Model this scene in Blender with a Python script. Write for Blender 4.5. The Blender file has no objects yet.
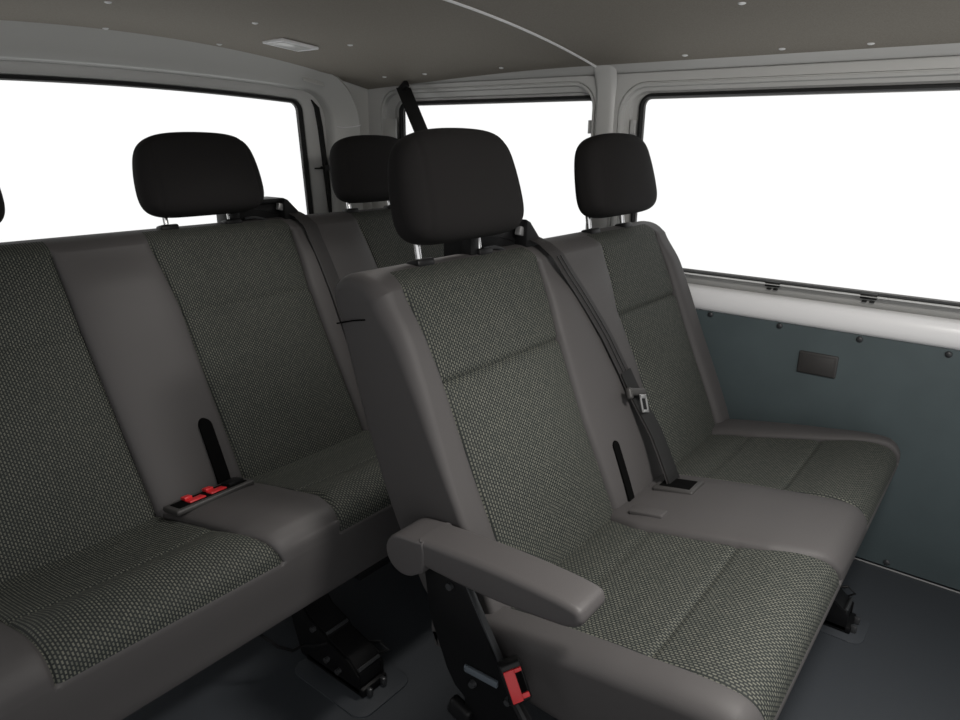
import bpy, bmesh, math, random
from mathutils import Vector, Matrix
random.seed(4)
S = bpy.context.scene
C = S.collection
PI = math.pi

# ---------------------------------------------------------------- materials
def new_mat(name):
    m = bpy.data.materials.new(name); m.use_nodes = True
    nt = m.node_tree; b = nt.nodes['Principled BSDF']
    return m, nt, b

def plain(name, col, rough=.6, metal=0., spec=.5, bump=0., scale=400., sheen=0., var=0.):
    m, nt, b = new_mat(name)
    b.inputs['Base Color'].default_value = (*col, 1)
    b.inputs['Roughness'].default_value = rough
    b.inputs['Metallic'].default_value = metal
    b.inputs['Specular IOR Level'].default_value = spec
    if sheen:
        b.inputs['Sheen Weight'].default_value = sheen
        b.inputs['Sheen Roughness'].default_value = .4
    if bump or var:
        tc = nt.nodes.new('ShaderNodeTexCoord')
        n = nt.nodes.new('ShaderNodeTexNoise'); n.inputs['Scale'].default_value = scale
        n.inputs['Detail'].default_value = 3
        nt.links.new(tc.outputs['Object'], n.inputs['Vector'])
        if bump:
            bp = nt.nodes.new('ShaderNodeBump'); bp.inputs['Strength'].default_value = bump
            bp.inputs['Distance'].default_value = .001
            nt.links.new(n.outputs['Fac'], bp.inputs['Height'])
            nt.links.new(bp.outputs['Normal'], b.inputs['Normal'])
        if var:
            r = nt.nodes.new('ShaderNodeValToRGB')
            r.color_ramp.elements[0].position = .3; r.color_ramp.elements[1].position = .7
            r.color_ramp.elements[0].color = (*[c*(1-var) for c in col], 1)
            r.color_ramp.elements[1].color = (*[c*(1+var) for c in col], 1)
            nt.links.new(n.outputs['Fac'], r.inputs['Fac'])
            nt.links.new(r.outputs['Color'], b.inputs['Base Color'])
    return m

def weave(name):
    """dark seat cloth with staggered light dashes; UV is in metres"""
    m, nt, b = new_mat(name)
    uv = nt.nodes.new('ShaderNodeUVMap'); uv.uv_map = 'UVMap'
    sp = nt.nodes.new('ShaderNodeSeparateXYZ'); cb = nt.nodes.new('ShaderNodeCombineXYZ')
    nt.links.new(uv.outputs['UV'], sp.inputs[0])
    nt.links.new(sp.outputs['Y'], cb.inputs['X']); nt.links.new(sp.outputs['X'], cb.inputs['Y'])
    br = nt.nodes.new('ShaderNodeTexBrick')
    br.inputs['Scale'].default_value = 1.0
    br.inputs['Brick Width'].default_value = .0090
    br.inputs['Row Height'].default_value = .0059
    br.inputs['Mortar Size'].default_value = .0018
    br.inputs['Mortar Smooth'].default_value = .35
    br.offset = .5
    br.inputs['Color1'].default_value = (.135, .136, .112, 1)
    br.inputs['Color2'].default_value = (.085, .090, .075, 1)
    br.inputs['Mortar'].default_value = (.018, .021, .020, 1)
    nt.links.new(cb.outputs[0], br.inputs['Vector'])
    nt.links.new(br.outputs['Color'], b.inputs['Base Color'])
    bp = nt.nodes.new('ShaderNodeBump'); bp.inputs['Strength'].default_value = .5; bp.inputs['Distance'].default_value = .0015
    bp.invert = True
    nt.links.new(br.outputs['Fac'], bp.inputs['Height'])
    nt.links.new(bp.outputs['Normal'], b.inputs['Normal'])
    b.inputs['Roughness'].default_value = .75
    b.inputs['Specular IOR Level'].default_value = .3
    return m

def glass(name):
    m = bpy.data.materials.new(name); m.use_nodes = True
    nt = m.node_tree; nt.nodes.clear()
    o = nt.nodes.new('ShaderNodeOutputMaterial')
    t = nt.nodes.new('ShaderNodeBsdfTransparent'); g = nt.nodes.new('ShaderNodeBsdfGlossy')
    g.inputs['Roughness'].default_value = .03
    t.inputs['Color'].default_value = (.97, .98, .975, 1)
    f = nt.nodes.new('ShaderNodeFresnel'); f.inputs['IOR'].default_value = 1.25
    mx = nt.nodes.new('ShaderNodeMixShader')
    nt.links.new(f.outputs[0], mx.inputs[0]); nt.links.new(t.outputs[0], mx.inputs[1]); nt.links.new(g.outputs[0], mx.inputs[2])
    nt.links.new(mx.outputs[0], o.inputs['Surface'])
    return m

M = dict(
    cloth=plain('charcoal_vinyl_cloth', (.068, .064, .064), .58, spec=.35, bump=.25, scale=900),
    shell=plain('dark_seat_side_cloth', (.060, .056, .057), .65, spec=.3, bump=.25, scale=900),
    weave=weave('woven_dash_cloth'),
    head=plain('black_headrest_cloth', (.0135, .0125, .0125), .85, spec=.2, bump=.4, scale=1200),
    arm=plain('armrest_vinyl', (.078, .073, .073), .5, spec=.4, bump=.3, scale=1100),
    black=plain('black_plastic', (.006, .006, .0065), .45, spec=.3),
    blackmetal=plain('black_painted_steel', (.0035, .0035, .004), .45, spec=.22),
    greyedge=plain('grey_steel_edge', (.055, .057, .060), .35, metal=.4),  # lighter grey steel for edges, bolts and small fittings
    belt=plain('belt_webbing', (.022, .020, .020), .6, bump=.5, scale=700),
    beltblack=plain('black_belt_webbing', (.006, .006, .006), .65),
    chrome=plain('chrome', (.75, .75, .75), .18, metal=1),
    steel=plain('satin_steel', (.62, .62, .62), .35, metal=.8),
    red=plain('red_button', (.62, .025, .03), .4),
    bluegrey=plain('grey_blue_sticker', (.10, .12, .14), .5),
    slot=plain('slot_dark', (.003, .003, .003), .9, spec=.05),
    body=plain('painted_body_metal', (.62, .62, .605), .34, spec=.5),
    bodylight=plain('white_body_metal', (.92, .92, .93), .3, spec=.5),
    headliner=plain('perforated_headliner', (.33, .305, .265), .85, spec=.2, var=.10, scale=260),
    hoop=plain('grey_pillar_trim', (.58, .58, .56), .35),
    panel=plain('blue_grey_hardboard', (.070, .092, .098), .62, spec=.35, var=.06, scale=9),
    floor=plain('dark_rubber_floor', (.045, .050, .057), .55, spec=.3, bump=.4, scale=500, var=.08),
    seal=plain('rubber_seal', (.004, .004, .004), .6),
    clip=plain('grey_clip', (.42, .42, .40), .5),
    screw=plain('dark_screw', (.035, .037, .040), .4),
    cover=plain('dark_grey_cover', (.045, .043, .042), .5),
    upstand=plain('grey_window_ledge', (.42, .42, .41), .5),
    lens=plain('clear_lamp_lens', (.80, .80, .78), .25),
    frit=plain('grey_glass_edge', (.30, .30, .30), .5),
    glass=glass('window_glass'),
)

# ---------------------------------------------------------------- helpers
def link_mesh(name, verts, faces, mat, parent=None, uvs=None, angle=40, smooth=True):
    me = bpy.data.meshes.new(name)
    me.from_pydata([tuple(v) for v in verts], [], faces)
    me.update()
    if uvs is not None:
        l = me.uv_layers.new(name='UVMap')
        for lp in me.loops:
            l.data[lp.index].uv = uvs[lp.vertex_index]
    if smooth:
        for p in me.polygons: p.use_smooth = True
        me.set_sharp_from_angle(angle=math.radians(angle))
    me.materials.append(M[mat] if isinstance(mat, str) else mat)
    o = bpy.data.objects.new(name, me); C.objects.link(o)
    if parent: o.parent = parent
    return o

def from_bm(name, bm, mat, parent=None, angle=40):
    bmesh.ops.recalc_face_normals(bm, faces=bm.faces)
    me = bpy.data.meshes.new(name); bm.to_mesh(me); bm.free()
    for p in me.polygons: p.use_smooth = True
    me.set_sharp_from_angle(angle=math.radians(angle))
    me.materials.append(M[mat])
    o = bpy.data.objects.new(name, me); C.objects.link(o)
    if parent: o.parent = parent
    return o

def empty(name, loc, label=None, cat=None, group=None):
    o = bpy.data.objects.new(name, None); C.objects.link(o); o.location = loc
    o.empty_display_size = .1
    if label: o['label'] = label
    if cat: o['category'] = cat
    if group: o['group'] = group
    return o

def tag(o, label, cat=None, group=None, kind=None):
    o['label'] = label
    if cat: o['category'] = cat
    if group: o['group'] = group
    if kind: o['kind'] = kind
    return o

def bm_box(bm, c, size, rot=None, bev=0., seg=2):
    r = bmesh.ops.create_cube(bm, size=1)
    vs = r['verts']
    m = Matrix.Translation(Vector(c)) @ (rot.to_4x4() if rot else Matrix.Identity(4)) @ Matrix.Diagonal((*size, 1))
    bmesh.ops.transform(bm, matrix=m, verts=vs)
    if bev:
        es = list({e for v in vs for e in v.link_edges})
        bmesh.ops.bevel(bm, geom=es, offset=bev, segments=seg, affect='EDGES', profile=.5)

def bm_cyl(bm, a, b, r, n=14, r2=None, bev=0):
    a, b = Vector(a), Vector(b); d = b - a
    res = bmesh.ops.create_cone(bm, cap_ends=True, segments=n, radius1=r, radius2=r if r2 is None else r2, depth=d.length)
    m = Matrix.Translation((a+b)/2) @ d.to_track_quat('Z', 'Y').to_matrix().to_4x4()
    bmesh.ops.transform(bm, matrix=m, verts=res['verts'])

def bm_tube(bm, pts, r, n=8):
    pts = [Vector(p) for p in pts]; rings = []
    for i, p in enumerate(pts):
        t = (pts[min(i+1, len(pts)-1)] - pts[max(i-1, 0)]).normalized()
        a = t.cross(Vector((.3, .2, 1))).normalized(); b = t.cross(a)
        rings.append([bm.verts.new(p + r*(math.cos(2*PI*k/n)*a + math.sin(2*PI*k/n)*b)) for k in range(n)])
    for i in range(len(rings)-1):
        for k in range(n):
            bm.faces.new((rings[i][k], rings[i][(k+1) % n], rings[i+1][(k+1) % n], rings[i+1][k]))
    bm.faces.new(rings[0]); bm.faces.new(rings[-1][::-1])

def bm_prism(bm, pts, d0, d1, axis='x', bev=0, seg=2):
    """polygon pts (two coordinates) extruded along axis between d0 and d1"""
    def at(p, d):
        return {'x': (d, p[0], p[1]), 'y': (p[0], d, p[1]), 'z': (p[0], p[1], d)}[axis]
    a = [bm.verts.new(at(p, d0)) for p in pts]; b = [bm.verts.new(at(p, d1)) for p in pts]
    n = len(pts); fs = [bm.faces.new(a), bm.faces.new(b[::-1])]
    for i in range(n): fs.append(bm.faces.new((a[i], b[i], b[(i+1) % n], a[(i+1) % n])))
    if bev:
        es = list({e for f in fs[:2] for e in f.edges})
        bmesh.ops.bevel(bm, geom=es, offset=bev, segments=seg, affect='EDGES', profile=.5)

def soft_prism(name, pts, x0, x1, r, mat, parent, n=6):
    """closed (y,z) outline extruded along x with rounded long edges"""
    P = [Vector(p) for p in pts]; m = len(P)
    area = sum(P[i].x*P[(i+1) % m].y - P[(i+1) % m].x*P[i].y for i in range(m)); sg = 1 if area > 0 else -1
    N = []
    for i in range(m):
        t = (P[(i+1) % m]-P[i-1]).normalized(); N.append(Vector((t.y, -t.x))*sg)
    rings = [(x0 + r*(1-math.cos(PI/2*k/n)), r*(1-math.sin(PI/2*k/n))) for k in range(n+1)]
    rings += [(x1 - (x-x0), i) for x, i in rings[::-1]]
    v = []; f = []
    for x, i in rings:
        for p, q in zip(P, N):
            w_ = p - q*i; v.append((x, w_.x, w_.y))
    for a in range(len(rings)-1):
        for k in range(m):
            f.append((a*m+k, a*m+(k+1) % m, (a+1)*m+(k+1) % m, (a+1)*m+k))
    o = (len(rings)-1)*m
    f.append(tuple(range(m))); f.append(tuple(o+k for k in range(m))[::-1])
    bm = bmesh.new(); vs = [bm.verts.new(q) for q in v]
    for q in f: bm.faces.new([vs[k] for k in q])
    return from_bm(name, bm, mat, parent, 50)

def box(name, c, size, mat, parent=None, rot=None, bev=.003, seg=2):
    bm = bmesh.new(); bm_box(bm, c, size, rot, bev, seg); return from_bm(name, bm, mat, parent)

def catmull(pts, n):
    out = []; N = len(pts)
    for i in range(N-1):
        p0, p1, p2, p3 = (Vector(pts[max(i-1, 0)]), Vector(pts[i]), Vector(pts[i+1]), Vector(pts[min(i+2, N-1)]))
        for k in range(n):
            t = k/n
            out.append(.5*((2*p1) + (-p0+p2)*t + (2*p0-5*p1+4*p2-p3)*t*t + (-p0+3*p1-3*p2+p3)*t**3))
    out.append(Vector(pts[-1])); return out

def lerp_keys(keys, v):
    if v <= keys[0][0]: return keys[0][1]
    for (a, x), (b, y) in zip(keys, keys[1:]):
        if v <= b:
            t = (v-a)/(b-a); return x + (y-x)*t
    return keys[-1][1]

def gauss(x, s): return math.exp(-(x/s)**2)

INS_S = [0, .008, .018, .032, .05, .08, .13, .2, .3, .4, .5, .6, .7, .8, .87, .92, .95, .968, .982, .992, 1]
BOL_S = [0, .012, .03, .06, .11, .2, .3, .4, .5, .6, .7, .8, .89, .94, .97, .988, 1]

def loft_seat(prefix, bounds, prof, nfront, fab_rows, disp, ends, parent, body_mat, names):
    """prof: closed (y,z) profile, first nfront points are the padded face (v 0..1).
    bounds: edge curves [(v,x)...] left to right; sections alternate bolster / insert."""
    P = [Vector(p) for p in prof]; m = len(P)
    # arc length v on the padded face
    L = [0]
    for i in range(1, nfront): L.append(L[-1] + (P[i]-P[i-1]).length)
    V = [min(l/L[-1], 1) for l in L] + [1.0]*(m-nfront)
    for j in range(nfront, m): V[j] = 1 - (j-nfront+1)/(m-nfront+1)
    arc = L[-1]
    area = sum(P[i].x*P[(i+1) % m].y - P[(i+1) % m].x*P[i].y for i in range(m))
    sg = 1 if area > 0 else -1
    Nn = []
    for i in range(m):
        t = P[(i+1) % m] - P[i-1]
        t.normalize(); Nn.append(Vector((t.y, -t.x))*sg)
    cols = []      # (function j->x, inset, section, s)
    rx, ins, grow = ends
    K = 6
    nsec = len(bounds)-1
    def bx(b, j): return lerp_keys(b, V[j])
    def gr(j): return 1 + grow*max(0, (V[j]-.4)/.6) if j < nfront + 6 else 1 + grow*.6*max(0, V[j])
    for k in range(K):
        a = PI/2*k/K
        cols.append((lambda j, a=a: bx(bounds[0], j) + rx*gr(j)*(1-math.cos(a)), ins*(1-math.sin(a)), 0, 0.))
    for s in range(nsec):
        SS = INS_S if s % 2 else BOL_S
        x0off = rx if s == 0 else 0; x1off = rx if s == nsec-1 else 0
        for q, t in enumerate(SS):
            if s > 0 and q == 0: continue
            cols.append((lambda j, s=s, t=t, x0off=x0off, x1off=x1off:
                         (bx(bounds[s], j)+x0off*gr(j))*(1-t) + (bx(bounds[s+1], j)-x1off*gr(j))*t, 0., s, t))
    for k in range(K-1, -1, -1):
        a = PI/2*k/K
        cols.append((lambda j, a=a: bx(bounds[-1], j) - rx*gr(j)*(1-math.cos(a)), ins*(1-math.sin(a)), nsec-1, 1.))
    verts = []; uvs = []
    for fx, inset, sec, s in cols:
        for j in range(m):
            x = fx(j)
            d = disp(sec, s, x, V[j], j < nfront, bx(bounds[sec], j), bx(bounds[sec+1], j), arc) if j < nfront else 0.
            w = math.sin(PI*min(max(V[j], 0), 1))
            p = P[j] + Nn[j]*((d if j < nfront else 0) - inset*gr(j))
            verts.append((x, p.x, p.y)); uvs.append((x, V[j]*arc))
    nc = len(cols); body = []; fabs = {}
    for i in range(nc-1):
        sec = cols[i+1][2]
        for j in range(m):
            j2 = (j+1) % m
            f = (i*m+j, i*m+j2, (i+1)*m+j2, (i+1)*m+j)
            if sg > 0: f = f[::-1]
            # insert columns lie strictly inside an odd section
            if sec % 2 == 1 and cols[i+1][2] == sec and fab_rows[0] <= j < fab_rows[1]:
                fabs.setdefault(sec, []).append(f)
            else: body.append(f)
    # end caps: zip the padded face to the shell behind it, matched by height along the profile
    a_, b_ = 0, m-1
    tot = lambda i, j: (P[i]-P[j]).length
    while b_ - a_ > 1:
        if b_ - a_ == 2: tri = (a_, a_+1, b_); a2, b2 = a_+1, b_
        elif tot(a_+1, b_) <= tot(a_, b_-1): tri = (a_, a_+1, b_); a2, b2 = a_+1, b_
        else: tri = (a_, b_-1, b_); a2, b2 = a_, b_-1
        o_ = (nc-1)*m
        body.append(tri if sg > 0 else tri[::-1]); tr = tuple(q+o_ for q in tri); body.append(tr[::-1] if sg > 0 else tr)
        a_, b_ = a2, b2
    def sub(faces):
        mp = {}; vv = []; uu = []; ff = []
        for f in faces:
            g = []
            for q in f:
                if q not in mp: mp[q] = len(vv); vv.append(verts[q]); uu.append(uvs[q])
                g.append(mp[q])
            ff.append(g)
        return vv, ff, uu
    v, f, u = sub(body)
    o = link_mesh(names[0], v, f, body_mat, parent, u, angle=50)
    bm = bmesh.new(); bm.from_mesh(o.data); bmesh.ops.recalc_face_normals(bm, faces=bm.faces)
    for fc in fabs:
        v, f, u = sub(fabs[fc])
        h = link_mesh(names[1], v, f, 'weave', o, u, angle=60)
    bm.free()
    return o

# ------------------------------------------------------------ seat profiles (row origin y = 0 is the front row)
BACK_PROF_FRONT = catmull([(.640, .355), (.662, .42), (.705, .52), (.750, .62), (.790, .715), (.823, .797), (.862, .885), (.897, .955), (.909, .980)], 14)
n_r = 12
top = []
ca = Vector((.955, .968)); rr = .046
for k in range(1, n_r+1):
    a = math.radians(165 - k*(165-5)/n_r)
    top.append(Vector((ca.x + .046*math.cos(a) + .05*(k/n_r), ca.y + .040*math.sin(a))))
BACK_PROF_REAR = catmull([(1.052, .955), (1.03, .88), (.975, .70), (.918, .55), (.862, .44), (.81, .36), (.73, .335)], 3)
BACK_PROF = BACK_PROF_FRONT + top + BACK_PROF_REAR
NB = len(BACK_PROF_FRONT)
CUSH_FRONT = catmull([(.78, .350), (.70, .378), (.63, .400), (.52, .421), (.44, .434), (.40, .440), (.36, .445), (.32, .451), (.27, .458), (.215, .461), (.182, .454), (.163, .434), (.157, .410)], 9)
CUSH_REST = catmull([(.157, .410), (.161, .38), (.175, .33), (.185, .295), (.205, .280), (.30, .272), (.55, .272), (.78, .285)], 4)[1:]
CUSH_PROF = CUSH_FRONT + CUSH_REST
NCU = len(CUSH_FRONT)

def sft(p, dy):
    # the back row reclines a little more than the front one
    if not dy: return [Vector(q) for q in p]
    return [Vector((q.x+dy-.12*max(0, .985-q.y), q.y)) for q in p]
def sfc(p, dy):
    if not dy: return [Vector(q) for q in p]
    return [Vector((q.x+dy, q.y-.025*max(0, min(1, (q.x-.25)/.4)) - .038*max(0, min(1, (.40-q.y)/.11)))) for q in p]

V_CREASE = .712
def back_disp(sec, s, x, v, front, xa, xb, arc, amp=1.):
    w = xb-xa; edge = min(s, 1-s)*w
    g = -.007*gauss(edge, .006)
    fade = max(0, min(1, (1-v)/.06)); q_ = max(0, min(1, (1-v)/.16)); fade2 = q_*q_*(3-2*q_)
    if sec % 2:
        b = .006*(1-(2*s-1)**4)
        b += .022*math.exp(-((v-.40)/.24)**2)*(1-(2*s-1)**2)
        c = -.009*amp*gauss((v-V_CREASE)*arc, .006) - .006*gauss((v-V_CREASE)*arc, .045)*(1-(2*s-1)**4)
        return (b + c)*min(1, fade+.3) + g - .004
    if w < .2:        # narrow side bolster
        t_ = s if sec == 0 else 1-s
        return .012*(1-t_**6)*fade2 - .0042*gauss((1-t_)*w, .006)
    c = 0.
    return .016*(1-(2*s-1)**4)*fade2 + g*.6

def cush_disp(sec, s, x, v, front, xa, xb, arc, wave=0.):
    w = xb-xa; edge = min(s, 1-s)*w
    fade = max(0, min(1, (1-v)/.10))
    g = -.007*gauss(edge, .006)
    if sec % 2:
        mid = (1-(2*s-1)**4)
        b = -(.005+.007*wave)*math.exp(-((v-.50)/.16)**2)*mid + .010*wave*math.exp(-((v-.80)/.10)**2)*mid
        c = -.005*gauss((v-.66)*arc, .007) - .003*gauss((v-.66)*arc, .05)*mid - .004*gauss((v-.37)*arc, .007)
        return b + c + (.006*math.exp(-((v-.82)/.1)**2)) + g - .003
    if w < .16:
        t_ = s if sec == 0 else 1-s
        return .010*(1-t_**5)*fade - .0035*gauss((1-t_)*w, .006)
    return (.018*(1-(2*s-1)**4))*(.4+.6*math.exp(-((v-.62)/.4)**2))*fade*(1-.4*wave) + g*.5

# ---------------------------------------------------------------- headrest
def make_headrest(parent, xc, dy, w=.370):
    h, d = .228, .125
    cz, cy = 1.160 - (.010 if dy else 0), .958+dy
    n = 44
    verts = []; faces = []; idx = {}
    def add(p):
        k = tuple(round(q, 5) for q in p)
        if k not in idx: idx[k] = len(verts); verts.append(p)
        return idx[k]
    for ax in range(3):
        for sgn in (-1, 1):
            g = []
            for i in range(n+1):
                r_ = []
                for j in range(n+1):
                    a, b = math.tan((i/n*2-1)*PI/4), math.tan((j/n*2-1)*PI/4)
                    p = [0, 0, 0]; p[ax] = sgn; p[(ax+1) % 3] = a; p[(ax+2) % 3] = b
                    r_.append(add(tuple(p)))
                g.append(r_)
            for i in range(n):
                for j in range(n):
                    f = (g[i][j], g[i+1][j], g[i+1][j+1], g[i][j+1])
                    faces.append(f if sgn > 0 else f[::-1])
    out = []
    tilt = Matrix.Rotation(math.radians(-13), 3, 'X')
    for p in verts:
        x, y, z = p
        # superellipsoid: exponents differ in the face and in depth
        e1, e2 = 5.4, 3.3
        k = (abs(x)**e1 + abs(z)**e1)
        r = (k**(e2/e1) + abs(y)**e2)**(-1/e2)
        x, y, z = x*r, y*r, z*r
        # fuller below the middle, shoulders fall away, face flattened
        wz = 1.0 - .060*z - .085*z*z
        X = x*w/2*wz
        Y = y*d/2*(1.0 - .12*z)
        if y < 0: Y += .012*(x*x)            # face curves back to the sides
        Z = z*h/2 - .008*x*x*max(0, z)
        # seam groove where the face meets the side gusset
        if y < .2:
            q = abs(abs(x) - (.80 + .05*z*z))
            Y += .0035*gauss(q, .022)
        v = tilt @ Vector((X, Y, Z))
        out.append((xc+v.x, cy+v.y, cz+v.z))
    o = link_mesh('headrest', out, faces, 'head', parent, angle=60)
    for s in (-1, 1):
        bm = bmesh.new()
        bm_cyl(bm, (xc-.010+s*.100, .972+dy, .985), (xc-.010+s*.100, .990+dy, 1.085), .0075, 14)
        from_bm('headrest_post', bm, 'chrome', o)
        bm = bmesh.new()
        bm_box(bm, (xc-.010+s*.100, .972+dy, 1.007), (.052, .038, .018), Matrix.Rotation(math.radians(-12), 3, 'X'), .006, 2)
        from_bm('post_sleeve', bm, 'black', o)
    return o

# ---------------------------------------------------------------- ribbons
def ribbon(name, pts, widths, mat, parent, thick=.0025):
    """pts: centre line, widths: vector across the belt (full width) at each point"""
    verts = []; faces = []
    n = len(pts)
    for i in range(n):
        p = Vector(pts[i]); w = Vector(widths[i])
        t = (Vector(pts[min(i+1, n-1)]) - Vector(pts[max(i-1, 0)])).normalized()
        nn = t.cross(w).normalized()*thick/2
        for e in (-.5, -.42, .42, .5):
            k = 1 if abs(e) < .45 else .35
            verts.append(p + w*e + nn*k)
        for e in (.5, .42, -.42, -.5):
            k = 1 if abs(e) < .45 else .35
            verts.append(p + w*e - nn*k)
    for i in range(n-1):
        for k in range(8):
            a, b = i*8+k, i*8+(k+1) % 8
            faces.append((a, b, b+8, a+8))
    faces.append(tuple(range(7, -1, -1))); faces.append(tuple((n-1)*8+k for k in range(8)))
    return link_mesh(name, verts, faces, mat, parent, angle=50)

def front_at(z, dy=0):
    """y of the padded back face at height z"""
    for a, b in zip(BACK_PROF_FRONT, BACK_PROF_FRONT[1:]):
        if a.y <= z <= b.y:
            t = (z-a.y)/(b.y-a.y); return a.x + (b.x-a.x)*t + dy - (.12*(.985-z) if dy else 0)
    return BACK_PROF_FRONT[-1].x + dy

def cush_at(y):
    best = .4
    for a, b in zip(CUSH_FRONT, CUSH_FRONT[1:]):
        if b.x <= y <= a.x:
            return a.y + (b.y-a.y)*(a.x-y)/(a.x-b.x)
    return best

def rounded_slot(name, cx, z0, z1, dy, w, parent, lean=0., mat='slot', off=.019):
    """slim recessed slot lying in the back face"""
    bm = bmesh.new(); n = 10
    def P(x, z, o): return Vector((x, front_at(z, dy) - o, z))
    rim = []
    prof = []
    zz = [z0 + (z1-z0)*k/12 for k in range(13)]
    for z in zz: prof.append((cx + lean*(z-z0) - w/2, z))
    for k in range(1, 8):
        a = PI - PI*k/8
        prof.append((cx + lean*(z1-z0) + w/2*math.cos(a), z1 + w/2*math.sin(a)))
    for z in reversed(zz): prof.append((cx + lean*(z-z0) + w/2, z))
    a = [bm.verts.new(P(x, z, off)) for x, z in prof]
    b = [bm.verts.new(P(x, z, off-.012)) for x, z in prof]
    m = len(prof)
    bm.faces.new(a); bm.faces.new(b[::-1])
    for i in range(m): bm.faces.new((a[i], b[i], b[(i+1) % m], a[(i+1) % m]))
    return from_bm(name, bm, mat, parent, 30)

def belt_guide(parent, x0, x1, dy):
    """black housing on top of the backrest that lets the belt out"""
    o = None
    bm = bmesh.new()
    z0 = .99; y0 = .965+dy; y1 = 1.045+dy
    # outline in x,z seen from the front, with a sloping right shoulder
    pts = [(x0, z0), (x0, z0+.070), (x0+.01, z0+.078), (x1-.085, z0+.080), (x1-.070, z0+.074), (x1, z0+.005), (x1, z0)]
    bm_prism(bm, pts, y0+.02, y1, 'y', .005)
    o = from_bm('belt_guide', bm, 'black', parent)
    # visor lip above the opening and shoulder in front of it
    bm = bmesh.new()
    bm_box(bm, ((x0+x1-.075)/2, y0+.012, z0+.072), (x1-x0-.085, .03, .014), None, .004)
    bm_prism(bm, [(x1-.085, z0), (x1-.085, z0+.080), (x1-.070, z0+.074), (x1+.004, z0+.002), (x1+.004, z0)], y0-.015, y0+.03, 'y', .004)
    bm_box(bm, (x0+.015, y0+.012, z0+.035), (.03, .03, .07), None, .004)
    from_bm('guide_visor', bm, 'black', o)
    bm = bmesh.new()
    bm_box(bm, (x1-.088, y0+.004, z0+.052), (.022, .016, .022), Matrix.Rotation(.25, 3, 'Y'), .003)
    from_bm('guide_roller', bm, 'steel', o)
    bm = bmesh.new()
    bm_tube(bm, [(x0+.045+.08*t, y0-.004, z0+.026+.006*math.sin(PI*t)-.012*t) for t in (0, .25, .5, .75, 1)], .004, 6)
    from_bm('guide_rail', bm, 'greyedge', o)
    return o

def buckle(parent, c, rot, size=(.030, .022, .062), top_button=False):
    """seat-belt buckle: dark housing, red push button with its slot"""
    bm = bmesh.new(); bm_box(bm, (0, 0, 0), size, None, .005, 3)
    o = from_bm('buckle', bm, 'black', parent)
    o.matrix_world = Matrix.Translation(Vector(c)) @ rot.to_4x4()
    w, d, h = size
    bm = bmesh.new()
    for (px, pz, sx, sz) in ((-w*.16, -.003, w*.5, h*.78), (w*.25, -h*.33, w*.34, h*.13), (w*.25, h*.29, w*.34, h*.10)):
        bm_box(bm, (px, -d/2-.001, pz), (sx, .006, sz), None, .0015)
    b = from_bm('release_button', bm, 'red', o)
    bm = bmesh.new(); bm_box(bm, (w*.25, -d/2+.0005, 0), (w*.28, .004, h*.5), None, .001)
    from_bm('buckle_slot', bm, 'slot', o)
    return o

# ---------------------------------------------------------------- the two benches
def bench(name, dy, back_b, cush_b, heads, label, group):
    root = empty(name, (0, 0, 0), label, 'seat', group)
    back = loft_seat('back', back_b, sft(BACK_PROF, dy), NB, (0, NB+3), (lambda *a: back_disp(*a, amp=.45 if dy else 1.)), (.014, .014, 1.7), root, 'cloth', ('backrest', 'backrest_insert'))
    cush = loft_seat('cush', cush_b, sfc(CUSH_PROF, dy), NCU, (0, NCU-1), (lambda *a: cush_disp(*a, wave=1. if dy else 0.)), (.050, .034, 0), root, 'cloth', ('seat_cushion', 'cushion_insert'))
    for x in heads: make_headrest(root, x, dy)
    return root, back, cush

DY = .92
front, fback, fcush = bench('bench_seat', 0,
    [[(0, .872), (1, .856)], [(0, .955), (.735, .938), (1, .922)], [(0, 1.378), (.4, 1.364), (.735, 1.366), (1, 1.388)],
     [(0, 1.655), (.3, 1.672), (.5, 1.685), (.735, 1.660), (1, 1.70)], [(0, 2.06), (.735, 2.045), (1, 2.05)], [(0, 2.145), (1, 2.135)]],
    [[(0, .835), (1, .835)], [(0, .915), (.8, .900), (1, .900)], [(0, 1.370), (.2, 1.345), (.32, 1.322), (.5, 1.328), (.75, 1.345), (.9, 1.372), (1, 1.392)],
     [(0, 1.66), (.3, 1.645), (.8, 1.645), (1, 1.655)], [(0, 1.99), (.4, 2.005), (.8, 2.06), (1, 2.085)], [(0, 2.145), (1, 2.145)]],
    (1.147, 1.85),
    'two-place charcoal bench seat with armrest, nearest the camera, beside the right side wall', None)
rear, rback, rcush = bench('bench_seat', DY,
    [[(0, .165), (1, .165)], [(0, .25), (1, .235)], [(0, .672), (.735, .662), (1, .664)],
     [(0, .905), (.735, .915), (1, .90)], [(0, 1.335), (.735, 1.340), (1, 1.362)], [(0, 1.655), (1, 1.637)],
     [(0, 2.055), (1, 2.05)], [(0, 2.14), (1, 2.14)]],
    [[(0, .165), (1, .165)], [(0, .262), (.8, .285), (1, .285)], [(0, .675), (.8, .685), (1, .725)],
     [(0, .905), (.8, .90), (1, .87)], [(0, 1.345), (.8, 1.35), (1, 1.38)], [(0, 1.65), (1, 1.62)],
     [(0, 2.06), (1, 2.06)], [(0, 2.14), (1, 2.14)]],
    (.408, 1.10, 1.772),
    'three-place charcoal bench seat in the back row in front of the tailgate window', None)

# ---- backrest slots
rounded_slot('belt_slot', 1.430, .385, .535, 0, .026, fback, .03)
rounded_slot('belt_slot', .842, .355, .545, DY, .034, rback, .05, 'slot', .026)

# ---- side seams on the front bench end panel
bm = bmesh.new()
bm_tube(bm, [(.8585, .950, .925), (.8570, .985, .918), (.8575, 1.03, .905)], .0016, 6)
from_bm('side_seam', bm, 'slot', fback)

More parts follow.
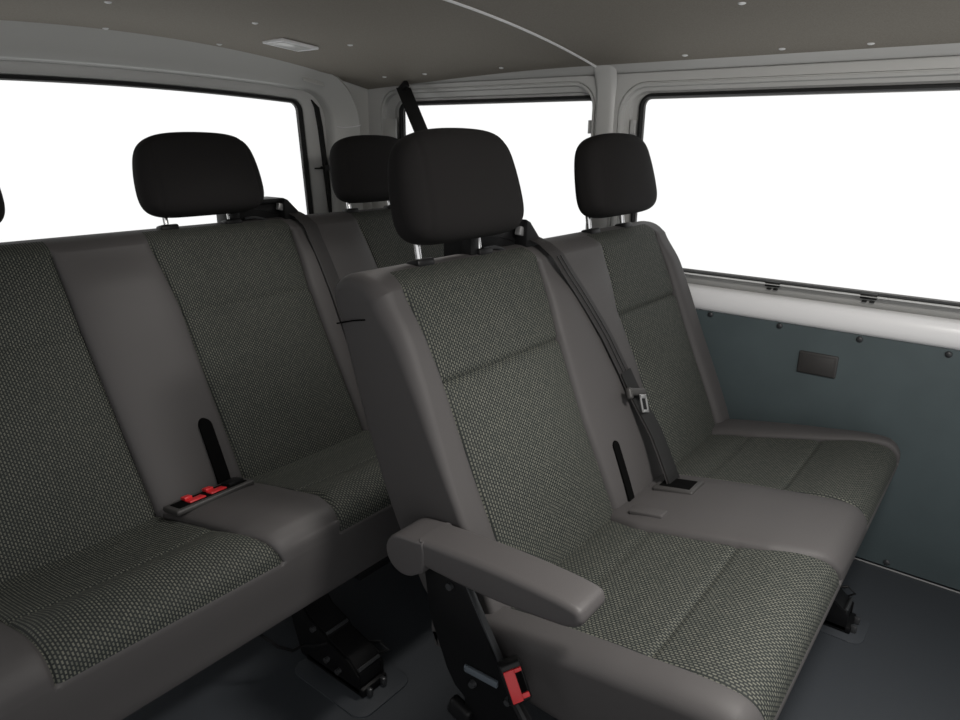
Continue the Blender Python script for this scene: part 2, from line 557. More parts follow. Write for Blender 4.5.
# ---- belts
def belt_run(dy, keys, parent, guide_x, mat='belt', width=.05):
    pts = []; ws = []
    pts.append((guide_x, .985+dy, 1.025)); ws.append((width, 0, 0))
    pts.append((guide_x+.003, .955+dy, 1.022)); ws.append((width, 0, 0))
    pts.append((guide_x+.006, .925+dy, 1.012)); ws.append((width, 0, 0))
    N = 14
    for i in range(N+1):
        t = i/N
        x, z = lerp_keys([(k[0], k[1]) for k in keys], t), lerp_keys([(k[0], k[2]) for k in keys], t)
        pts.append((x, front_at(z, dy)-.020-.006*math.sin(PI*t), z)); ws.append((width, 0, .004))
    return pts, ws

pts, ws = belt_run(0, [(0, 1.437, .985), (.35, 1.530, .78), (.55, 1.572, .655), (.8, 1.572, .53), (1, 1.543, .42)], front, 1.425)
for k in range(11, len(pts)):
    t_ = (k-11)/(len(pts)-12); pts[k] = (pts[k][0], pts[k][1]-.062*t_, pts[k][2]); ws[k] = (.052+.006*t_, 0, .004)
pts.append((1.540, .582, .40)); ws.append((.058, 0, 0))
fb = ribbon('seat_belt', pts, ws, 'belt', front)
# folded second layer with the pleat below the tongue
pl = pts[10:]; wl = [Vector(w)*1.0 for w in ws[10:]]
ribbon('belt_lower_run', [Vector(p)+Vector((.003, -.005, 0)) for p in pl], wl, 'beltblack', fb)
for off in (-.008, .008):
    bm = bmesh.new()
    bm_tube(bm, [Vector(p)+Vector((off, -.002, 0)) for p in pts[3:11]], .0013, 5)
    from_bm('belt_stripe', bm, 'black', fb)
# tongue
tz = .640; tx = 1.556; ty = front_at(tz)-.050
tr = Matrix.Rotation(math.radians(-25), 3, 'X') @ Matrix.Rotation(math.radians(16), 3, 'Y')
bm = bmesh.new(); bm_box(bm, (0, 0, 0), (.078, .014, .020), None, .006, 3)
bm_box(bm, (-.036, .0, -.004), (.016, .016, .030), None, .006, 3)
tg = from_bm('belt_tongue', bm, 'cover', fb); tg.matrix_world = Matrix.Translation((tx, ty, tz)) @ tr.to_4x4()
bm = bmesh.new()
for c, s in (((.004, -.006, -.030), (.006, .003, .046)), ((.030, -.006, -.030), (.006, .003, .046)), ((.017, -.006, -.051), (.032, .003, .007)), ((.017, -.006, -.013), (.032, .003, .010))):
    bm_box(bm, c, s, None, .001)
from_bm('tongue_plate', bm, 'steel', tg)

pts, ws = belt_run(DY, [(0, 1.42, .985), (.35, 1.415, .78), (.6, 1.41, .665), (1, 1.40, .42)], rear, 1.405)
ribbon('seat_belt', pts, ws, 'belt', rear)
belt_guide(front, 1.19, 1.475, 0)
belt_guide(rear, 1.185, 1.455, DY)

# ---- buckle trays in the cushions
def tray(parent, cx, cy, w, d, dy):
    z = cush_at(cy) + .015 - (.025*min(1, (cy-.25)/.4) if dy else 0)
    ang = Matrix.Rotation(math.radians(-10), 3, 'X')
    bm = bmesh.new(); bm_box(bm, (cx, cy+dy, z), (w, d, .014), ang, .005, 3)
    o = from_bm('buckle_tray', bm, 'cover', parent)
    bm = bmesh.new(); bm_box(bm, (cx, cy+dy, z+.0045), (w-.026, d-.026, .008), ang, .001)
    from_bm('tray_opening', bm, 'slot', o)
    return o, z
t, z = tray(fcush, 1.535, .566, .080, .105, 0)
bm = bmesh.new(); bm_box(bm, (1.550, .545, z+.009), (.010, .006, .004), None, .001); from_bm('release_button', bm, 'red', t)
bm = bmesh.new(); bm_box(bm, (1.375, .572, cush_at(.572)+.010), (.034, .085, .014), Matrix.Rotation(math.radians(-10), 3, 'X'), .004, 3)
from_bm('buckle_strap', bm, 'cloth', fcush)
t, z = tray(rcush, .775, .518, .205, .072, DY)
for k, bxx in enumerate((.735, .790)):
    bm = bmesh.new()
    a = Matrix.Rotation(math.radians(-14), 3, 'X')
    bm_box(bm, (bxx, .513+DY, z+.008), (.042, .028, .008), a, .002)
    bm_box(bm, (bxx-.011, .534+DY, z+.010), (.020, .022, .008), a, .002)
    from_bm('release_button', bm, 'red', t)
bm = bmesh.new(); bm_box(bm, (.842, .525+DY, z+.007), (.040, .040, .010), Matrix.Rotation(math.radians(-14), 3, 'X'), .002)
from_bm('buckle_housing', bm, 'black', t)

# ---- armrest of the front bench
pts = [(.742, .500), (.762, .487)] + [(.790+.044*math.cos(a), .518+.041*math.sin(a)) for a in [math.radians(-118+18*k) for k in range(12)]] + [(.780, .561), (.740, .566), (.733, .545), (.735, .520)]
arm = soft_prism('armrest', pts, .780, .866, .007, 'arm', front)
pts = [tuple(q) for q in catmull([(.752, .514), (.70, .5125), (.63, .513), (.56, .517), (.47, .528), (.435, .535), (.416, .548), (.415, .564), (.430, .576), (.50, .5795), (.60, .5775), (.70, .571), (.752, .567)], 4)]
soft_prism('armrest_pad', pts, .782, .865, .012, 'arm', arm)

# ---- recliner side plate, belt buckle
bm = bmesh.new()
bm_prism(bm, [(.755, .50), (.742, .40), (.700, .30), (.680, .272), (.655, .262), (.650, .20), (.45, .20), (.47, .25), (.535, .31), (.585, .385), (.655, .50)], .802, .812, 'x', .002)
pl = from_bm('side_plate', bm, 'blackmetal', front)
bm = bmesh.new(); bm_prism(bm, [(.657, .503), (.651, .500), (.585, .392), (.578, .380), (.582, .378), (.59, .388)], .802, .815, 'x', .001)
from_bm('plate_flange', bm, 'greyedge', pl)
for (yy, zz) in ((.636, .303), (.556, .311)):
    bm = bmesh.new(); bm_cyl(bm, (.803, yy, zz), (.794, yy, zz), .0085, 12, .006); from_bm('bolt', bm, 'greyedge', pl)
bm = bmesh.new(); bm_box(bm, (.8, .617, .332), (.008, .076, .015), Matrix.Rotation(math.radians(-3), 3, 'X'), .003)
from_bm('plate_slot', bm, 'bluegrey', pl)
bm = bmesh.new(); bm_cyl(bm, (.795, .69, .488), (.802, .69, .488), .007, 10); from_bm('bolt', bm, 'greyedge', pl)
bm = bmesh.new()
bm_box(bm, (.80, .665, .225), (.022, .05, .040), Matrix.Rotation(.3, 3, 'X'), .008, 3)
bm_box(bm, (.80, .635, .205), (.018, .04, .022), Matrix.Rotation(.5, 3, 'X'), .004, 2)
from_bm('recline_lever', bm, 'black', pl)
rot = Matrix(((.80, .60, 0), (-.60, .80, 0), (0, 0, 1))) @ Matrix.Rotation(math.radians(-15), 3, 'Y') @ Matrix.Rotation(math.radians(-24), 3, 'X')
bk = buckle(front, (.788, .536, .378), rot, (.038, .030, .070))
bm = bmesh.new(); bm_tube(bm, [(.795, .545, .33), (.80, .52, .29), (.80, .49, .25)], .008, 8); from_bm('buckle_stalk', bm, 'black', bk).matrix_parent_inverse = bk.matrix_world.inverted()

# ---- seat legs
def leg(parent, x, yf, yb, h, wire=False, dy=0):
    bm = bmesh.new()
    bm_box(bm, (x, (yf+yb)/2, .012), (.078, yb-yf+.03, .024), None, .004)
    o = from_bm('leg', bm, 'blackmetal', parent)
    # stepped tower: two side cheeks and a covering hood that rises towards the rear
    prof = [(0, .01), (0, .060), (.015, .072), (.035, .088), (.110, .107), (.118, .120), (.178, .140), (.205, .170), (.235, h), (.31, h), (.25, .13), (.215, .01)]
    for s in (-1, 1):
        bm = bmesh.new(); bm_prism(bm, [(yf+a-.004, max(.01, b-.006)) for a, b in prof], x+s*.036-.003, x+s*.036+.003, 'x', .001)
        from_bm('leg_cheek', bm, 'blackmetal', o)
    bm = bmesh.new(); bm_prism(bm, [(yf+a, b) for a, b in prof], x-.033, x+.033, 'x', .002)
    from_bm('leg_hood', bm, 'black', o)
    for q in ((yf+.004, .068), (yf+.113, .116)):
        bm = bmesh.new(); bm_box(bm, (x, q[0], q[1]), (.066, .008, .008), Matrix.Rotation(-.8, 3, 'X'), .0015)
        from_bm('hood_edge', bm, 'greyedge', o)
    for q in ((yf+.065, .040), (yf+.105, .052), (yf+.150, .118)):
        bm = bmesh.new(); bm_cyl(bm, (x-.038, q[0], q[1]), (x-.050, q[0], q[1]), .007, 10); from_bm('bolt', bm, 'greyedge', o)
    for s in (-1, 1):
        bm = bmesh.new(); bm_box(bm, (x+s*.022, yf-.02, .014), (.012, .016, .022), None, .004); from_bm('foot_pin', bm, 'greyedge', o)
    bm = bmesh.new(); bm_tube(bm, [(x+.045, yf+.05, .075), (x+.055, yf+.02, .085), (x+.058, yf, .07), (x+.05, yf+.02, .055), (x+.045, yf+.05, .075)], .004, 6)
    from_bm('release_loop', bm, 'black', o)
    bm = bmesh.new()
    bm_box(bm, (x, yf+.27, h), (.11, .14, .016), None, .004)
    from_bm('leg_bracket', bm, 'blackmetal', o)
    return o
l1 = leg(rear, .895, 1.022, 1.20, .245)
l2 = leg(rear, 1.78, 1.022, 1.20, .245)
l3 = leg(front, 1.86, .180, .36, .262)
l4 = leg(front, 1.02, .20, .36, .262)
bm = bmesh.new()
bm_tube(bm, [(.665, 1.17, .262), (.69, 1.165, .22), (.735, 1.15, .155), (.77, 1.145, .122), (.80, 1.145, .118), (.83, 1.14, .10), (.858, 1.13, .095)], .004, 8)
from_bm('release_wire', bm, 'black', rear)
bm = bmesh.new()
bm_box(bm, (1.51, 1.135, .226), (1.10, .03, .022), None, .004)
bm_box(bm, (1.15, 1.32, .262), (1.85, .05, .032), None, .004)
from_bm('under_frame', bm, 'blackmetal', rear)
bm = bmesh.new()
bm_box(bm, (1.49, .30, .262), (1.22, .05, .026), None, .004)
bm_box(bm, (1.49, .58, .262), (1.22, .05, .026), None, .004)
from_bm('under_frame', bm, 'blackmetal', front)

# ---------------------------------------------------------------- floor, anchors
XW = 2.25
def struct(o, label): o['kind'] = 'structure'; o['label'] = label; return o
fl = box('floor', (1.10, .95, -.02), (2.42, 3.3, .04), 'floor', None, None, .002)
struct(fl, 'dark grey rubber cabin floor under the bench seats')
def rrect(y0, y1, z0, z1, r, n=8):
    pts = []
    for cy, cz, a0 in ((y1-r, z1-r, 0), (y0+r, z1-r, PI/2), (y0+r, z0+r, PI), (y1-r, z0+r, 3*PI/2)):
        for k in range(n+1):
            a = a0 + PI/2*k/n
            pts.append((cy + r*math.cos(a), cz + r*math.sin(a)))
    return pts
def floor_well(x, y, w, d):
    bm = bmesh.new(); bm_prism(bm, rrect(x-w/2, x+w/2, y-d/2, y+d/2, .035), -.002, .004, 'z', .002)
    return from_bm('floor_anchor', bm, 'floor', fl)
floor_well(.892, 1.09, .17, .26); floor_well(1.86, .25, .14, .24)

# ---------------------------------------------------------------- headliner
def ceil_z(x, y):
    t = max(0, min(1, (y-1.25)/1.2))
    return 1.592 - .0894*(x-1.15)**2 - .036*t*t
verts = []; faces = []
xs = [.06 + (2.225-.06)*i/40 for i in range(41)]; ys = [-.32 + 2.70*j/60 for j in range(61)]
for y in ys:
    for x in xs: verts.append((x, y, ceil_z(x, y)))
nx = len(xs); n0 = len(verts)
for y in ys:
    for x in xs: verts.append((x, y, ceil_z(x, y)+.03))
for j in range(len(ys)-1):
    for i in range(nx-1):
        a = j*nx+i
        faces.append((a, a+nx, a+nx+1, a+1)); b = a+n0; faces.append((b, b+1, b+nx+1, b+nx))
ce = link_mesh('ceiling', verts, faces, 'headliner')
struct(ce, 'dark perforated headliner arching over the whole cabin')
# joint rib across the headliner
bm = bmesh.new()
bm_tube(bm, [(x, 1.25, ceil_z(x, 1.25)-.001) for x in xs], .0045, 8)
rb = struct(from_bm('trim_1', bm, 'bodylight'), 'thin pale joint strip running across the headliner')
CLIPS = [(.94, 1.954), (1.10, 2.325), (1.47, 2.305), (1.358, 1.932), (1.717, 1.919), (2.105, 2.156), (2.128, 1.958), (2.148, 1.602), (1.759, .623), (2.155, .918), (2.155, .637), (2.16, .417)]
for k, (x, y) in enumerate(CLIPS):
    bm = bmesh.new()
    z = ceil_z(x, y)
    r = bmesh.ops.create_uvsphere(bm, u_segments=14, v_segments=8, radius=1)
    bmesh.ops.transform(bm, matrix=Matrix.Translation((x, y, z)) @ Matrix.Diagonal((.0095, .0095, .004, 1)), verts=r['verts'])
    o = from_bm('headliner_clip', bm, 'bodylight', ce)
# dome lamp
lx, ly = 1.606, 2.092; lz = ceil_z(lx, ly)
sl = math.atan(-2*.0894*(lx-1.15))
lamp = empty('dome_lamp', (lx, ly, lz), 'small rectangular clear dome lamp set in the headliner above the back row', 'lamp')
R3 = Matrix.Rotation(-sl, 3, 'Y')
bm = bmesh.new()
for c, s in (((0, -.050, -.004), (.150, .012, .010)), ((0, .050, -.004), (.150, .012, .010)), ((-.069, 0, -.004), (.012, .100, .010)), ((.069, 0, -.004), (.012, .100, .010))):
    bm_box(bm, c, s, None, .003)
bmesh.ops.transform(bm, matrix=R3.to_4x4(), verts=bm.verts)
from_bm('lamp_frame', bm, 'bodylight', lamp)
bm = bmesh.new(); bm_box(bm, (0, 0, -.004), (.118, .082, .012), None, .004)
bmesh.ops.transform(bm, matrix=R3.to_4x4(), verts=bm.verts)
from_bm('lamp_lens', bm, 'lens', lamp)

# ---------------------------------------------------------------- right side wall with two windows
def rect_match(pts, y0, y1, z0, z1):
    """project a rounded loop out to a rectangle, same point count"""
    cy, cz = (y0+y1)/2, (z0+z1)/2; out = []
    n = len(pts)//4
    corners = [(y1, z1), (y0, z1), (y0, z0), (y1, z0)]
    for q in range(4):
        for k in range(n):
            t = k/(n-1)
            c = corners[q]
            p = pts[q*n+k]
            if q == 0: e = (c[0], p[1]) if t < .5 else (p[0], c[1])
            if q == 1: e = (p[0], c[1]) if t < .5 else (c[0], p[1])
            if q == 2: e = (c[0], p[1]) if t < .5 else (p[0], c[1])
            if q == 3: e = (p[0], c[1]) if t < .5 else (c[0], p[1])
            if abs(t-.5) < 1e-6: e = c
            out.append(e)
    return out
def loops_mesh(loops, place):
    """loops: list of (pts, depth) joined in sequence"""
    verts = []; faces = []
    n = len(loops[0][0])
    for pts, d in loops:
        for p in pts: verts.append(place(p, d))
    for l in range(len(loops)-1):
        for k in range(n):
            a, b = l*n+k, l*n+(k+1) % n
            faces.append((a, b, b+n, a+n))
    return verts, faces
WZ0, WZ1 = .829, 1.462
wv = []; wf = []
def wall_add(v, f):
    n = len(wv); wv.extend(v); wf.extend([tuple(q+n for q in t) for t in f])
def wpl(p, d): return (XW-.01+d, p[0], p[1])
wins = [dict(cell=(-.62, 1.232), rec=(-.52, 1.178, .829, 1.440, .10), lip=(-.47, 1.142, .830, 1.412, .06), gl=(-.45, 1.100, .836, 1.392, .028)),
        dict(cell=(1.232, 2.43), rec=(1.262, 2.325, .829, 1.452, .09), lip=(1.268, 2.265, .830, 1.418, .07), gl=(1.279, 2.228, .836, 1.392, .030))]
for w in wins:
    L1 = rrect(*w['rec']); L0 = rect_match(L1, w['cell'][0], w['cell'][1], WZ0, WZ1)
    def off(t, o): return rrect(t[0]+o, t[1]-o, t[2]+o*.02, t[3]-o, max(.02, t[4]-o))
    seq = [(L0, 0), (rrect(*w['rec']), 0), (off(w['rec'], .0015), .010), (off(w['rec'], .0045), .010), (off(w['rec'], .006), .002), (off(w['rec'], .014), .004), (off(w['rec'], .017), .022), (rrect(*w['lip']), .026), (off(w['lip'], .004), .036),
           (rrect(w['gl'][0]-.012, w['gl'][1]+.012, w['gl'][2]-.004, w['gl'][3]+.012, w['gl'][4]+.012), .040), (rrect(w['gl'][0]-.012, w['gl'][1]+.012, w['gl'][2]-.004, w['gl'][3]+.012, w['gl'][4]+.012), .060)]
    v, f = loops_mesh(seq, wpl); wall_add(v, f)
# wall below the windows, profile along y: outer skin hidden behind the lining
def strip(prof, y0, y1, ny=1):
    v = []; f = []
    for j in range(ny+1):
        y = y0 + (y1-y0)*j/ny
        for x, z in prof: v.append((x, y, z))
    n = len(prof)
    for j in range(ny):
        for i in range(n-1):
            a = j*n+i; f.append((a, a+1, a+n+1, a+n))
    return v, f
wall_add(*strip([(XW+.03, 0), (XW+.03, .70), (XW+.012, .73), (XW+.012, .790), (XW+.034, .791), (XW+.034, .829)], -.62, 2.43))
# roof rail above the windows: steps and a rolled edge under the headliner
wall_add(*strip([(XW-.01, 1.462), (XW-.011, 1.4655), (XW+.002, 1.466), (XW+.002, 1.4695), (XW-.016, 1.470), (XW-.030, 1.478), (XW-.034, 1.482), (XW-.036, 1.484), (XW-.06, 1.500), (XW-.062, 1.520), (XW+.03, 1.54)], -.62, 2.43))
wall = link_mesh('wall_right', wv, wf, 'body', angle=28)
struct(wall, 'grey painted metal side wall with two large windows')
# raised pillar rib between the windows
bm = bmesh.new()
prof = [(XW-.008, 1.186), (XW-.017, 1.196), (XW-.020, 1.206), (XW-.020, 1.246), (XW-.017, 1.255), (XW-.008, 1.260)]
zs = [.80, 1.0, 1.2, 1.38, 1.42, 1.45, 1.475, 1.495]
rows = []
for z in zs:
    k = max(0, (z-1.40)/.095)
    rows.append([bm.verts.new((x - .030*k*k, 1.228 + (y-1.228)*(1+.25*k*k), z)) for x, y in prof])
for a, b in zip(rows, rows[1:]):
    for i in range(len(prof)-1): bm.faces.new((a[i], b[i], b[i+1], a[i+1]))
pr = struct(from_bm('trim_2', bm, 'body', None, 50), 'narrow grey pillar rib between the two side windows')
# pale sill rail
sv, sf = strip([(2.236, .716), (2.226, .720), (2.219, .729), (2.216, .744), (2.217, .758), (2.221, .774), (2.230, .788), (2.244, .794), (2.262, .7945)], -.62, 2.43)
sill = struct(link_mesh('trim_3', sv, sf, 'bodylight', None, None, 60), 'white painted metal sill rail below the side windows')
sv, sf = strip([(XW+.026, .790), (XW+.021, .796), (XW+.020, .829), (XW+.024, .830), (XW+.03, .830)], -.62, 2.43)
link_mesh('sill_upstand', sv, sf, 'upstand', sill)
# window seals, panes
for i, w in enumerate(wins):
    g = w['gl']
    def o_(o, z=None): return rrect(g[0]-o, g[1]+o, g[2]-min(o, .013), g[3]+o, max(.012, g[4]+o))
    v, f = loops_mesh([(o_(.014), .037), (o_(.010), .026), (o_(.003), .026), (o_(0), .032), (o_(0), .056), (o_(.014), .056)], wpl)
    seal = link_mesh('window_seal', v, f, 'seal', None, None, 40)
    pane = bmesh.new()
    lp = rrect(g[0]-.002, g[1]+.002, g[2]-.002, g[3]+.002, g[4]); vs = [pane.verts.new(wpl(p, .046)) for p in lp]; pane.faces.new(vs)
    win = from_bm('window_%d' % (i+1), pane, 'glass')
    struct(win, ['large right-hand side window pane', 'rear side window pane beside the back row'][i])
    seal.parent = win
    v, f = loops_mesh([(o_(.002), .041), (o_(-.0045), .041), (o_(-.0045), .0425), (o_(.002), .0425)], wpl)
    link_mesh('glass_edge', v, f, 'frit', win)
    if i == 0:
        for yy in (.602, .330):
            bm = bmesh.new(); bm_box(bm, (XW+.012, yy, .828), (.018, .044, .016), None, .002); bm_box(bm, (XW+.013, yy+.010, .812), (.010, .013, .005), None, .001); bm_box(bm, (XW+.013, yy-.010, .812), (.010, .013, .005), None, .001)
            from_bm('seal_clip', bm, 'seal', win)
    for yy in ((1.125,) if i == 0 else (1.288,)):
        for zz in (1.30, 1.23):
            bm = bmesh.new(); bm_box(bm, (XW+.012, yy, zz), (.012, .018, .045), None, .002); from_bm('frame_clip', bm, 'body', win)

# hardboard lining below the sill
bm = bmesh.new(); bm_box(bm, (2.236, .85, .363), (.012, 2.90, .710), None, .002)
lin = from_bm('trim_4', bm, 'panel'); struct(lin, 'blue-grey hardboard side lining below the white sill rail')
for (yy, zz) in ((.777, .707), (.556, .706), (.329, .704), (.107, .702), (1.0, .707), (-.11, .702), (.144, .022)):
    bm = bmesh.new(); r = bmesh.ops.create_uvsphere(bm, u_segments=14, v_segments=8, radius=1)
    bmesh.ops.transform(bm, matrix=Matrix.Translation((2.230, yy, zz)) @ Matrix.Diagonal((.006, .0095, .0095, 1)), verts=r['verts'])
    from_bm('lining_screw', bm, 'screw', lin)
bm = bmesh.new(); bm_box(bm, (2.229, .430, .606), (.012, .112, .070), None, .005, 3)
cv = from_bm('socket_cover', bm, 'cover', lin)
bm = bmesh.new(); bm_box(bm, (2.2235, .430, .604), (.004, .094, .056), None, .0015, 2)
from_bm('cover_lid', bm, 'cover', cv)
bm = bmesh.new(); bm_box(bm, (2.2285, .85, .002), (.004, 2.9, .004), None, .001)
struct(from_bm('baseboard_right', bm, 'frit'), 'thin pale edge strip where the side lining meets the floor')

# ---------------------------------------------------------------- rear hoop and tailgate
def hoop(xr, zt, r, y, crown, xl=.10, zb=.05, n=10):
    """open path from left bottom over the top to right bottom"""
    pts = []
    half = xr - 1.15
    def zc(x): return zt - crown*((x-1.15)/1.0)**2
    zr = zc(xr-r) - r
    right = [(xr, zb + (zr-zb)*k/6) for k in range(6)]
    arc = [(xr-r + r*math.cos(a), zr + r*math.sin(a)) for a in [PI/2*k/n for k in range(n+1)]]
    topp = [(xr-r - (xr-r-1.15)*k/10, zc(xr-r - (xr-r-1.15)*k/10)) for k in range(1, 11)]
    R_ = right + arc + topp
    L_ = [(2.3-x, z) for x, z in R_[:-1]][::-1]
    return [(x, y, z) for x, z in R_ + L_]
def hoop_mesh(name, rows, mat, parent=None, angle=35):
    v = []; f = []
    n = len(rows[0])
    for r in rows: v.extend(r)
    for j in range(len(rows)-1):
        for i in range(n-1):
            a = j*n+i; f.append((a, a+1, a+n+1, a+n))
    return link_mesh(name, v, f, mat, parent, None, angle)
rows = [hoop(2.25, 1.600, .10, 2.40, .085), hoop(2.150, 1.590, .20, 2.415, .085), hoop(2.143, 1.574, .22, 2.352, .085), hoop(2.133, 1.562, .22, 2.343, .082), hoop(2.116, 1.532, .20, 2.372, .066), hoop(2.090, 1.494, .18, 2.405, .052), hoop(2.065, 1.472, .15, 2.418, .041),
        hoop(2.056, 1.467, .14, 2.425, .039), hoop(2.051, 1.463, .13, 2.44, .038), hoop(2.050, 1.462, .13, 2.49, .038)]
hp = struct(hoop_mesh('wall_back', rows, 'hoop'), 'grey curved rear pillar and header trim around the tailgate opening')
# blanking panel and screw cover on the header
bm = bmesh.new(); bm_box(bm, (1.93, 2.386, 1.472), (.105, .006, .034), Matrix.Rotation(math.radians(9), 3, 'Y') @ Matrix.Rotation(math.radians(-38), 3, 'X'), .002)
from_bm('header_cover', bm, 'hoop', hp)
# pale joint line and flat panel at the rear pillar
bm = bmesh.new(); bm_tube(bm, [(2.066, 2.414, 1.300), (2.09, 2.402, 1.297), (2.116, 2.369, 1.300), (2.133, 2.341, 1.306), (2.144, 2.351, 1.308)], .0022, 6)
from_bm('joint_line', bm, 'bodylight', hp)
bm = bmesh.new(); bm_box(bm, (XW-.004, 2.275, 1.27), (.012, .075, .13), None, .003)
struct(from_bm('trim_5', bm, 'hoop'), 'pale flat access panel on the corner pillar beside the rear side window')

# tailgate
yt = 2.47
def tpl(p, d): return (p[0], yt+d, p[1])
def trect(xr, z0, zt, r, bow, n=10):
    pts = rrect(2.3-xr, xr, z0, zt, r, n); out = []
    # subdivide the top so that it can bow
    res = []
    N = len(pts)
    for k in range(N):
        a, b = pts[k], pts[(k+1) % N]
        res.append(a)
        if math.hypot(a[0]-b[0], a[1]-b[1]) > .3:
            for q in range(1, 16): res.append((a[0]+(b[0]-a[0])*q/16, a[1]+(b[1]-a[1])*q/16))
    for x, z in res:
        k = max(0, (z-1.0)/(zt-1.0))
        # sides splay outwards towards the bottom
        sx = (1.0 - z)*.055 + .0
        out.append((x + (sx if x > 1.15 else -sx) * 1.0, z - bow*k*((x-1.15)/.9)**2))
    return out
bm_v, bm_f = loops_mesh([(trect(2.09, .10, 1.500, .10, .03), .0), (trect(2.03, .125, 1.455, .10, .03), -.004), (trect(1.985, .45, 1.440, .06, .03), -.004), (trect(1.962, .86, 1.428, .045, .03), .004), (trect(1.955, .875, 1.424, .045, .03), .02)], tpl)
dr = struct(link_mesh('door_1', bm_v, bm_f, 'body', None, None, 35), 'grey tailgate with a wide rear window')
v, f = loops_mesh([(trect(1.958, .872, 1.426, .045, .03), .016), (trect(1.955, .875, 1.424, .045, .03), .000), (trect(1.937, .895, 1.414, .035, .03), .002), (trect(1.935, .897, 1.4125, .034, .03), .020), (trect(1.958, .872, 1.426, .045, .03), .022)], tpl)
pane = bmesh.new(); vs = [pane.verts.new(tpl(p, .012)) for p in trect(1.945, .887, 1.419, .038, .03)]; pane.faces.new(vs)
w3 = struct(from_bm('window_3', pane, 'glass'), 'wide rear window pane in the tailgate behind the back row')
link_mesh('window_seal', v, f, 'seal', w3, None, 40)
v, f = loops_mesh([(trect(1.937, .895, 1.414, .035, .03), .006), (trect(1.931, .899, 1.409, .032, .03), .006), (trect(1.931, .899, 1.409, .032, .03), .008), (trect(1.937, .895, 1.414, .035, .03), .008)], tpl)
link_mesh('glass_edge', v, f, 'frit', w3)
# black strip on the tailgate's right edge, the gap's shade put into its colour
def off_path(xr, zt, r, y, crown): return hoop(xr, zt, r, y, crown)
bm = bmesh.new()
gp = [(1.975, 1.405), (1.990, 1.375), (2.003, 1.30), (2.015, 1.18), (2.027, 1.05), (2.040, .92), (2.055, .75)]
bm_prism(bm, gp + [(x+.022, z) for x, z in gp[::-1][:-1]] , 2.456, 2.480, 'y', .001)
from_bm('gap_strip', bm, 'seal', dr)
bm = bmesh.new(); bm_cyl(bm, (2.012, 2.468, 1.13), (2.012, 2.430, 1.13), .006, 10); bm_cyl(bm, (2.012, 2.432, 1.13), (2.012, 2.424, 1.13), .014, 12)
bm_box(bm, (2.0, 2.462, 1.128), (.05, .01, .006), None, .001)
from_bm('door_buffer', bm, 'seal', dr)

# ---------------------------------------------------------------- roof-mounted belt
bp = empty('seat_belt', (2.18, 2.121, 1.46), 'black seat belt hanging from the roof corner beside the rear side window', 'seat belt')
pts = []
A = Vector((2.18, 2.125, 1.452)); B = Vector((2.105, 1.80, 1.005))
for k in range(13):
    t = k/12; p = A.lerp(B, t); pts.append(p - A - Vector((0, 0, .0)) + Vector((0, .004, -.008)))
ribbon('belt_strap', pts, [(.062, -.022, .004)]*13, 'beltblack', bp, .003)
bm = bmesh.new(); bm_box(bm, (0, .004, -.006), (.022, .056, .028), Matrix.Rotation(-.6, 3, 'X'), .006, 3)
from_bm('belt_anchor', bm, 'black', bp)

# ---------------------------------------------------------------- light
WSIDE, WFRONT, WOPEN = 1.06, .35, .78
w = bpy.data.worlds.new('World'); S.world = w; w.use_nodes = True
nt = w.node_tree; bg = nt.nodes['Background']
tc = nt.nodes.new('ShaderNodeTexCoord')
def patch(d, a, b, lo, hi):
    v = nt.nodes.new('ShaderNodeVectorMath'); v.operation = 'DOT_PRODUCT'; v.inputs[1].default_value = Vector(d).normalized()
    nt.links.new(tc.outputs['Generated'], v.inputs[0])
    r = nt.nodes.new('ShaderNodeMapRange'); r.interpolation_type = 'SMOOTHSTEP'
    r.inputs['From Min'].default_value = a; r.inputs['From Max'].default_value = b
    r.inputs['To Min'].default_value = lo; r.inputs['To Max'].default_value = hi
    nt.links.new(v.outputs['Value'], r.inputs['Value']); return r.outputs['Result']
p1 = patch((.6, .8, 0), -.25, .2, .06, WSIDE)          # bright overcast daylight beyond the side and rear windows
p2 = patch((-.05, -.80, .60), .55, .97, 0, WFRONT)       # added glow from ahead and above, shaped to light the seats
p3 = patch((-.70, -.72, .0), .55, .97, 0, WOPEN)         # added low glow from front left that lifts the header and pillars
ad0 = nt.nodes.new('ShaderNodeMath'); ad0.operation = 'ADD'
nt.links.new(p2, ad0.inputs[0]); nt.links.new(p3, ad0.inputs[1])
ad = nt.nodes.new('ShaderNodeMath'); ad.operation = 'ADD'
nt.links.new(p1, ad.inputs[0]); nt.links.new(ad0.outputs[0], ad.inputs[1]); nt.links.new(ad.outputs[0], bg.inputs['Strength'])
bg.inputs['Color'].default_value = (1, 1, 1, 1)

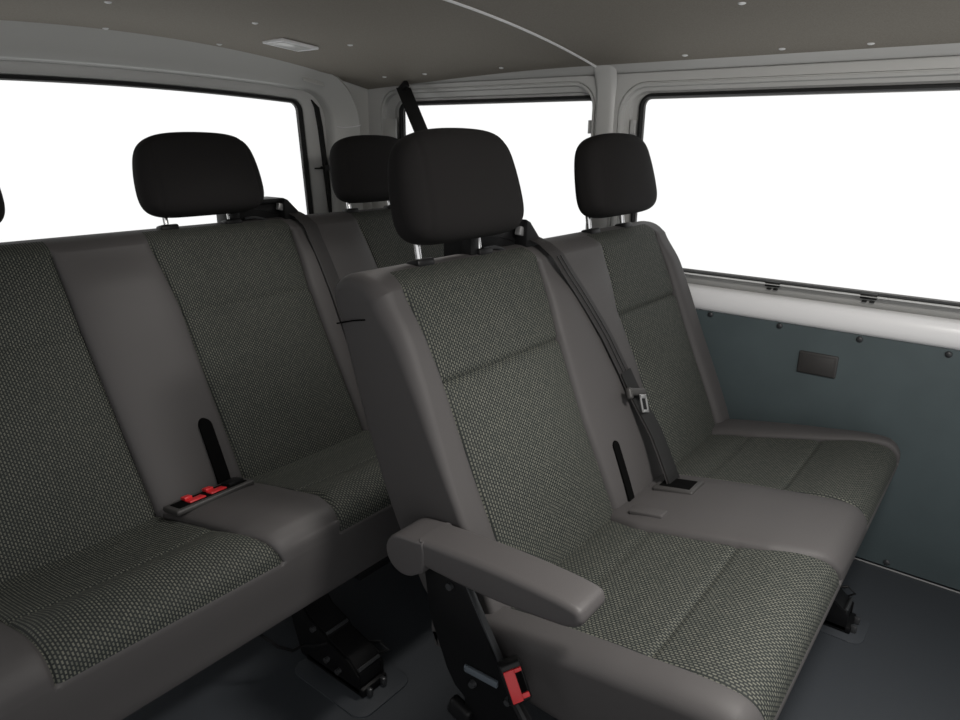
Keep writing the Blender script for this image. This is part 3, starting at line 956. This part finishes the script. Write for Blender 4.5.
def dome(name, kind, loc, aim, watts, size, ang=0):  # lamps added out of view, with no fixture in the cabin
    l = bpy.data.lights.new(name, kind); l.energy = watts; l.color = (1.0, .965, .92)
    if kind == 'SPOT': l.spot_size = math.radians(ang); l.spot_blend = .85; l.shadow_soft_size = size
    else: l.shape = 'DISK'; l.size = size
    o = bpy.data.objects.new(name, l); C.objects.link(o)
    o.location = loc; o.rotation_euler = (Vector(aim)-Vector(loc)).to_track_quat('-Z', 'Y').to_euler(); return o
dome('fill_light', 'AREA', (1.00, -.02, 1.57), (1.25, .15, .45), 12.5, .24)            # added unseen lamp lighting the front bench and side wall
dome('fill_spot', 'SPOT', (.98, -.02, 1.57), (1.05, .40, .45), 44, .10, 82)      # added unseen spot for the pool of light on the near seat
dome('fill_spot', 'SPOT', (1.28, 1.18, 1.545), (1.05, 1.45, .4), 17, .06, 100)   # added unseen spot lighting the lower part of the back row

# ---------------------------------------------------------------- camera
cam = bpy.data.cameras.new('Camera'); co = bpy.data.objects.new('Camera', cam); C.objects.link(co)
f, v1, v2, c0 = 0, (-440., 130.), (1050., 147.), (480., 360.)
a = (v1[0]-c0[0], v1[1]-c0[1]); b = (v2[0]-c0[0], v2[1]-c0[1])
f = math.sqrt(-(a[0]*b[0]+a[1]*b[1]))
dY = Vector((a[0], a[1], f)).normalized(); dX = Vector((b[0], b[1], f)).normalized(); dZ = dX.cross(dY)
Rm = Matrix((dX, dY, dZ))      # world <- camera (x right, y down, z forward)
right = Rm @ Vector((1, 0, 0)); up = Rm @ Vector((0, -1, 0)); bk_ = Rm @ Vector((0, 0, -1))
co.matrix_world = Matrix(((right.x, up.x, bk_.x, 0), (right.y, up.y, bk_.y, 0), (right.z, up.z, bk_.z, 1.25), (0, 0, 0, 1)))
cam.sensor_width = 36; cam.lens = f/960*36; cam.clip_start = .02
S.camera = co
S.view_settings.view_transform = 'Standard'; S.view_settings.look = 'None'
S.view_settings.exposure = 0; S.view_settings.gamma = 1; S.view_settings.use_curve_mapping = False
